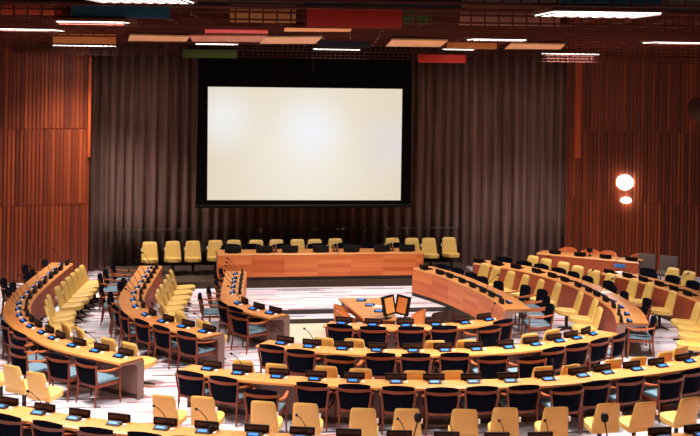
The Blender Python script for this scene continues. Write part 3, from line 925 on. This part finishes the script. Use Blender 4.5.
def wall(name, a, b, z1, mat, slats=False, trim=None):
    a, b = Vector(a), Vector(b); d = (b - a); Ln = d.length; d.normalize(); n = Vector((-d.y, d.x))
    if n.dot(Vector((0, 22)) - a) < 0: n = -n
    bm = bm_new(); uvl = bm.loops.layers.uv.active
    if not slats:
        prism(bm, [a, b, b - n * .15, a - n * .15], -.3, z1)
    else:
        prism(bm, [a, b, b - n * .15, a - n * .15], -.3, z1)
        zs = [(.0, 2.055), (2.095, 4.13), (4.17, 6.3), (6.318, z1)]
        cnt = int(Ln / .105)
        for i in range(cnt):
            u0 = i * .105; u1 = u0 + .07
            pr = .035 + .012 * ((i * 7919) % 5) / 4
            p0, p1 = a + d * u0, a + d * u1
            for (za, zb) in zs:
                if zb <= za: continue
                vs = [bm.verts.new((*q, z)) for z in (za, zb) for q in (p0, p0 + n * pr, p1 + n * pr, p1)]
                uvs = [(u0 + .002, za), (u0 + .004, za), (u1 - .004, za), (u1 - .002, za), (u0 + .002, zb), (u0 + .004, zb), (u1 - .004, zb), (u1 - .002, zb)]
                for idx in ((0, 1, 5, 4), (1, 2, 6, 5), (2, 3, 7, 6), (4, 5, 6, 7), (3, 2, 1, 0)):
                    f = bm.faces.new([vs[q] for q in idx])
                    for l, q in zip(f.loops, idx): l[uvl].uv = uvs[q]
    return mk(name, bm, mat, smooth=0, kind='structure')


LA, LB = (-7.13, 34.1), (-13.0, 31.73)
RA, RB = (6.56, 37.3), (13.0, 34.8)
wall('wall_left', LA, LB, 7.6, 'slats', True)
wall('wall_right', RA, RB, 7.6, 'slats', True)
wall('wall_back', (-7.6, 35.75), (6.9, 38.05), 7.6, 'wall_plain')
wall('wall_left_return', (-7.19, 34.12), (-7.6, 35.75), 7.6, 'wall_plain')
wall('wall_right_return', (6.62, 37.32), (6.9, 38.05), 7.6, 'wall_plain')
wall('wall_left_side', LB, (-13, -3), 7.6, 'wall_plain')
wall('wall_right_side', RB, (13, -3), 7.6, 'wall_plain')
wall('wall_rear', (-13, -3), (13, -3), 7.6, 'wall_plain')
# trim fins beside the curtain
for nm, x0, x1, y0, y1, base in (('trim_1', 87.5, 92, 57, 157, Vector((-7.1, 34.0))), ('trim_2', 574.5, 582, 62, 158, Vector((6.75, 37.1)))):
    a_, b_ = unp_plane(x0, y1, base), unp_plane(x1, y0, base)
    bm = bm_new(); box(bm, ((a_.x + b_.x) / 2, (a_.y + b_.y) / 2, (a_.z + b_.z) / 2), (abs(b_.x - a_.x), .08, b_.z - a_.z), .01); mk(nm, bm, 'trim_wood', kind='structure')

# curtain
bm = bm_new(); pts = []
x = 0.0; rnd = random.Random(3); A, B = Vector((-7.42, 35.38)), Vector((6.78, 37.62)); Ln = (B - A).length; d = (B - A).normalized(); nn = Vector((-d.y, d.x))
while x < Ln:
    per = rnd.uniform(.22, .36); amp = rnd.uniform(.06, .11)
    for k in range(8):
        f = k / 8; pts.append((x + per * f + .03 * math.sin(4 * math.pi * f), amp * (math.cos(2 * math.pi * f))))
    x += per
cols_ = []
for (u, w) in pts:
    if u > Ln: break
    cols_.append([bm.verts.new((*(A + d * u + nn * (w * (.75 + .25 * (1 - zf)) + .004 * math.sin(u * 5 + zf * 3))), .02 + zf * 6.6)) for zf in (0, .25, .5, .75, 1)])
for a, b in zip(cols_, cols_[1:]):
    for i in range(4): bm.faces.new((a[i], b[i], b[i + 1], a[i + 1]))
o = mk('curtain', bm, 'curtain', smooth=180)
sol = o.modifiers.new('thickness', 'SOLIDIFY'); sol.thickness = .012
tag(o, 'tall pleated brown curtain covering the whole back wall', 'curtain')

# projection screen
SP = Vector((-.6, 35.35))
def quad_slab(bm, px, front, back, uv=False):
    c = [unp_plane(x, y, SP) for x, y in px]
    off = lambda v, k: v + Vector((AN.x, AN.y, 0)) * k
    fr = [bm.verts.new(off(v, front)) for v in c]; bk = [bm.verts.new(off(v, back)) for v in c]
    f = bm.faces.new(fr)
    if uv:
        for l, q in zip(f.loops, ((0, 1), (1, 1), (1, 0), (0, 0))): l[bm.loops.layers.uv.active].uv = q
    bm.faces.new(bk[::-1])
    for i in range(4): bm.faces.new((fr[i], fr[(i + 1) % 4], bk[(i + 1) % 4], bk[i]))
    return c
t = empty('projection_screen', 'large bright projection screen with wide black border hanging before the brown curtain', 'screen')
bm = bm_new(); quad_slab(bm, [(199.5, 46), (412, 44), (411, 206.5), (195.5, 207.5)], .02, .09); mk('border', bm, 'drape', t, smooth=0)
bm = bm_new(); quad_slab(bm, [(208, 86.7), (402.3, 89), (400.6, 200.3), (207.3, 200)], -.005, .02, True); mk('screen_surface', bm, 'screen', t, smooth=0)
bm = bm_new(); a_, b_ = unp_plane(195, 206.5, SP), unp_plane(411.5, 205.5, SP); tube(bm, [a_, b_], .05, 10); mk('bottom_bar', bm, 'black', t)
bm = bm_new(); a_, b_ = unp_plane(313, 44, SP - AN * .5), unp_plane(313, 71, SP - AN * .5); tube(bm, [a_, b_], .012, 6); o = mk('hanging_cable', bm, 'metal_dark'); tag(o, 'thin cable hanging from the ceiling before the projection screen', 'cable')

# right wall lamps and disc
def wall_point(px, py, off=.12):
    a, b = Vector(RA), Vector(RB); d = (b - a).normalized(); n = Vector((d.y, -d.x))
    r = ray(px, py); p0 = a + n * off
    t = n.dot(p0) / (n.x * r.x + n.y * r.y)
    return Vector((r.x * t, r.y * t, H + r.z * t)), n
def disc(bm, r1, r2, dep, n=28):
    rings = []
    for rr, y in ((r1 * .55, 0), (r1, .0), (r1, dep * .5), (r1 * .8, dep)):
        rings.append([(rr * math.cos(2 * math.pi * k / n), -y, rr * r2 / r1 * math.sin(2 * math.pi * k / n)) for k in range(n)])
    loft(bm, rings)
for px, py, r1, r2, lab in ((625, 182.3, .24, .215, 'big glowing round lamp on the right slatted wall'), (626, 200.2, .15, .085, 'small glowing oval lamp below the round lamp on the right wall')):
    p, n = wall_point(px, py, .05)
    t = empty('wall_lamp', lab, 'lamp', p, math.atan2(n.x, -n.y), 'lamps on the right wall')
    bm = bm_new(); disc(bm, r1, r2, .1); mk('shade', bm, 'wall_lamp', t, smooth=60)
    bm = bm_new(); box(bm, (0, .02, 0), (r1 * 1.2, .06, r2 * 1.2), .01); mk('mount', bm, 'fixture', t)
p, n = wall_point(699, 109, .06)
t = empty('wall_disc', 'dark round disc with thin rim on the right wall at the photo edge', 'disc', p, math.atan2(n.x, -n.y))
bm = bm_new(); disc(bm, .36, .36, .03); mk('disc_face', bm, plain('dark red disc', srgb(70, 24, 14), .3), t)
bm = bm_new(); tube(bm, [(.37 * math.cos(2 * math.pi * k / 32), -.02, .37 * math.sin(2 * math.pi * k / 32)) for k in range(33)], .014, 6); mk('rim', bm, 'trim_wood', t)

# ------------------------------------------------------------------ ceiling
def zc(D): return 6.33 + .021 * (36 - D)
def on_ceiling(px, py, drop=0):
    r = ray(px, py)
    # H + r.z*t = zc(t) - drop
    t = (6.33 + .021 * 36 - drop - H) / (r.z + .021)
    return Vector((r.x * t, t, H + r.z * t))
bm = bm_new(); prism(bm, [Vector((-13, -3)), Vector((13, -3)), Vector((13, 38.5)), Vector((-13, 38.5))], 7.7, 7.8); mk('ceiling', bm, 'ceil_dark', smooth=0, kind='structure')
bm = bm_new()
def ladder(D, ys, rung, thick=.03, rungw=.024):
    zs = [H - (y - Y0) * D / F for y in ys]
    for z in zs: box(bm, (0, D, z), (25, .05, thick))
    x = -12.4 + (D * 13 % 1) * .2
    while x < 12.4:
        if abs(x) < D * .30 + .5: box(bm, (x, D, (zs[0] + zs[-1]) / 2), (rungw, .03, abs(zs[0] - zs[-1])))
        x += rung
ladder(14.9, (-6, 8, 1.5), .22); ladder(17.9, (9.5, 13.5, 21, 27.5), .2)
for D_, y_ in ((19.2, 29.5), (20.4, 32), (22, 34.5), (24, 37), (26, 40), (28, 42.5), (30, 45)): ladder(D_, (y_ - 5, y_), .26, .03)
for x in [v * .6 for v in range(-20, 21)]:      # runners along the room
    z0, z1 = zc(18.5) + .16, zc(33) + .10
    bm2 = [bm.verts.new((x + sx * .015, y, z + sz)) for y, z in ((18.5, z0), (33, z1)) for sx, sz in ((-1, 0), (1, 0), (1, .04), (-1, .04))]
    for idx in ((0, 1, 2, 3), (7, 6, 5, 4), (0, 4, 5, 1), (1, 5, 6, 2), (2, 6, 7, 3), (3, 7, 4, 0)): bm.faces.new([bm2[i] for i in idx])
mk('ceiling_grid', bm, 'ceil_wood', smooth=0, kind='structure')
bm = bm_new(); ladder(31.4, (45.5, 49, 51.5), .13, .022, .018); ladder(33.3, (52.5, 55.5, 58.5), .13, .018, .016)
mk('ceiling_grid_rear', bm, 'rear_wood_dimmed', smooth=0, kind='structure')
# upright coloured boards in the grid
def cmat(n, c): M[n] = plain(n, c, .6, .05); return n
cmat('c_red', srgb(206, 46, 26)); cmat('c_teal', srgb(26, 80, 94)); cmat('c_green', srgb(80, 110, 46)); cmat('c_tan', srgb(238, 186, 136)); cmat('c_orange', srgb(236, 158, 84))
cmat('c_rust', srgb(218, 80, 34)); cmat('c_black', srgb(34, 34, 34)); cmat('c_pink', srgb(204, 132, 102)); cmat('c_navy', srgb(26, 30, 52))
def upright(x0, x1, y0, y1, D, mat, colour, where):
    a_, b_ = ray(x0, y1) * D, ray(x1, y0) * D
    bm = bm_new(); box(bm, (0, 0, 0), (abs(b_.x - a_.x), .03, abs(b_.z - a_.z)), .004)
    o = mk('ceiling_board', bm, mat); o.location = ((a_.x + b_.x) / 2, D, H + (a_.z + b_.z) / 2)
    tag(o, f'{colour} upright board in the ceiling grid {where}', 'ceiling board', 'coloured upright boards in the ceiling grid')
upright(307, 402, 10, 27, 17.75, 'c_red', 'long bright red', 'above the projection screen')
upright(230, 296, 5, 22, 18.12, 'c_orange', 'orange tan', 'left of the long red board')
upright(402.5, 432, 10, 24, 18.12, 'c_green', 'small dull green', 'right of the long red board')
upright(72, 170, 4, 17, 17.75, 'c_teal', 'long dark teal', 'at the upper left')
upright(0, 66, 3, 14, 18.12, 'c_rust', 'rust red', 'in the upper left corner')
upright(460, 560, 6, 25, 18.12, 'c_pink', 'pinkish brown', 'at the upper right')
upright(303, 462, -4, 7.5, 15.08, 'c_black', 'near black', 'at the top edge above the red board')
upright(560, 662, -4, 6.5, 15.08, 'c_teal', 'dark teal', 'in the upper right corner')
upright(183, 237, 50, 57.5, 31.2, 'c_green', 'dull green', 'over the left end of the projection screen')
upright(418, 466, 55, 62.5, 31.2, 'c_red', 'bright red', 'over the right end of the projection screen')
upright(53, 116, 33.5, 43, 26.1, 'c_orange', 'orange yellow', 'above the left slatted wall')
upright(318, 370, 40, 47, 26.1, 'c_navy', 'dark navy', 'between the two tan flat boards')
upright(447, 497, 42, 48.5, 26.1, 'c_orange', 'orange', 'beside the right tan flat board')
def flat(px, mat, colour, where):
    c = [on_ceiling(x, y, .03) for x, y in px]; ce_ = sum(c, Vector()) / 4
    bm = bm_new(); lo = [bm.verts.new(v - ce_) for v in c]; hi = [bm.verts.new(v - ce_ + Vector((0, 0, .03))) for v in c]
    bm.faces.new(lo); bm.faces.new(hi[::-1])
    for i in range(4): bm.faces.new((lo[i], lo[(i + 1) % 4], hi[(i + 1) % 4], hi[i]))
    o = mk('ceiling_panel', bm, mat, smooth=0); o.location = ce_
    tag(o, f'{colour} flat panel under the ceiling grid {where}', 'ceiling panel', 'flat panels under the ceiling grid')
flat([(264, 37.5), (322, 37.5), (315, 43.8), (260, 43.8)], 'c_tan', 'tan', 'above the middle of the projection screen')
flat([(392, 40), (448, 41), (440, 47), (386, 46.5)], 'c_tan', 'tan', 'above the right end of the projection screen')
flat([(130, 35.5), (190, 37), (186, 41.5), (128, 41)], 'c_tan', 'tan', 'above the brown curtain on the left')
flat([(285, 28), (352, 29), (350, 31.8), (284, 31.5)], 'c_orange', 'narrow orange', 'below the long red board')
flat([(511, 44), (565, 45), (560, 49.5), (505, 49)], 'c_tan', 'tan', 'above the right part of the curtain')
flat([(190, 36), (268, 36.5), (260, 42), (192, 41.6)], 'c_pink', 'pinkish brown', 'between two tan panels on the left')
flat([(205, 29.5), (268, 30.5), (268, 33.6), (205, 33)], 'c_red', 'narrow red', 'left of the narrow orange panel')

# ceiling lamps
def lamp(px, py, w, dep, power, lab, spread=128):
    p = on_ceiling(px, py, .0)
    put_lamp(p, w, dep, power, lab, spread)
def put_lamp(p, w, dep, power, lab, spread=128):
    p = Vector(p)
    t = empty('ceiling_light', lab, 'ceiling light', p, 0, 'ceiling lights in the slat grid')
    bm = bm_new(); box(bm, (0, 0, .03), (w + .08, dep + .08, .05), .006); mk('housing', bm, 'fixture', t)
    bm = bm_new(); box(bm, (0, 0, -.002), (w, dep, .012)); mk('diffuser', bm, 'lamp_glow', t, smooth=0)
    bm = bm_new()
    for i in range(9): box(bm, (-w / 2 + w * i / 8, 0, -.014), (.012, dep, .016))
    mk('louvre', bm, 'fixture', t, smooth=0)
    la = bpy.data.lights.new('ceiling_light', 'AREA'); la.shape = 'RECTANGLE'; la.size = w; la.size_y = dep; la.energy = power; la.spread = R(spread); la.color = LIGHTCOL
    lo = bpy.data.objects.new('lamp', la); COL.objects.link(lo); lo.parent = t; lo.location = (0, 0, -.03)
LIGHTCOL = (1, .90, .82)
PW = 176
for a in [(85, 45.8, 1.35, 1.3, PW * 1.3, 'white ceiling light above the left slatted wall', 105),
          (337, 49.5, 1.2, 1.3, PW * .75, 'white ceiling light above the middle of the projection screen', 105),
          (570, 54, 1.3, 1.3, PW * 1.3, 'white ceiling light above the right curtain edge', 105),
          (496, 40, .95, 1.2, PW * 3, 'white ceiling light above the curtain right of the screen'),
          (677, 43, 1.0, 1.2, PW * 2.4, 'white ceiling light in the upper right, over the wall disc'),
          (29, 30, .95, 1.2, PW * 2.8, 'white ceiling light by the left edge of the photo'),
          (97, 22.8, .95, 1.0, PW * 2.1, 'white ceiling light under the long teal board'),
          (595, 14.5, 1.15, 1.4, PW * .65, 'large white ceiling light in the upper right, nearest one'),
          (141, .3, .95, 1.0, PW * .65, 'large white ceiling light at the top edge, upper left'),
          (217, 44.2, .9, .7, PW * .3, 'dim white ceiling light left of the screen top', 105),
          (458, 49.5, .7, .6, PW * .3, 'dim white ceiling light over the right end of the screen', 105)]:
    lamp(*a)
for i, (x, y) in enumerate(((-2.4, 9.5), (2.6, 9.5), (-6.5, 12.5), (7, 12.5))):  # unseen lamps added to brighten the near part of the room
    put_lamp((x, y, zc(y) + .0), 1.2, 1.4, PW * .3, f'added unseen ceiling light brightening the near seats')

# ------------------------------------------------------------------ world and view
w = bpy.data.worlds.new('world'); scene.world = w; w.use_nodes = True
w.node_tree.nodes['Background'].inputs[0].default_value = (1, .85, .75, 1); w.node_tree.nodes['Background'].inputs[1].default_value = .02
vs = scene.view_settings; vs.view_transform = 'Standard'; vs.look = 'None'; vs.gamma = 1; vs.use_curve_mapping = False; vs.exposure = 0
EXPO = 0.0
vs.exposure = EXPO
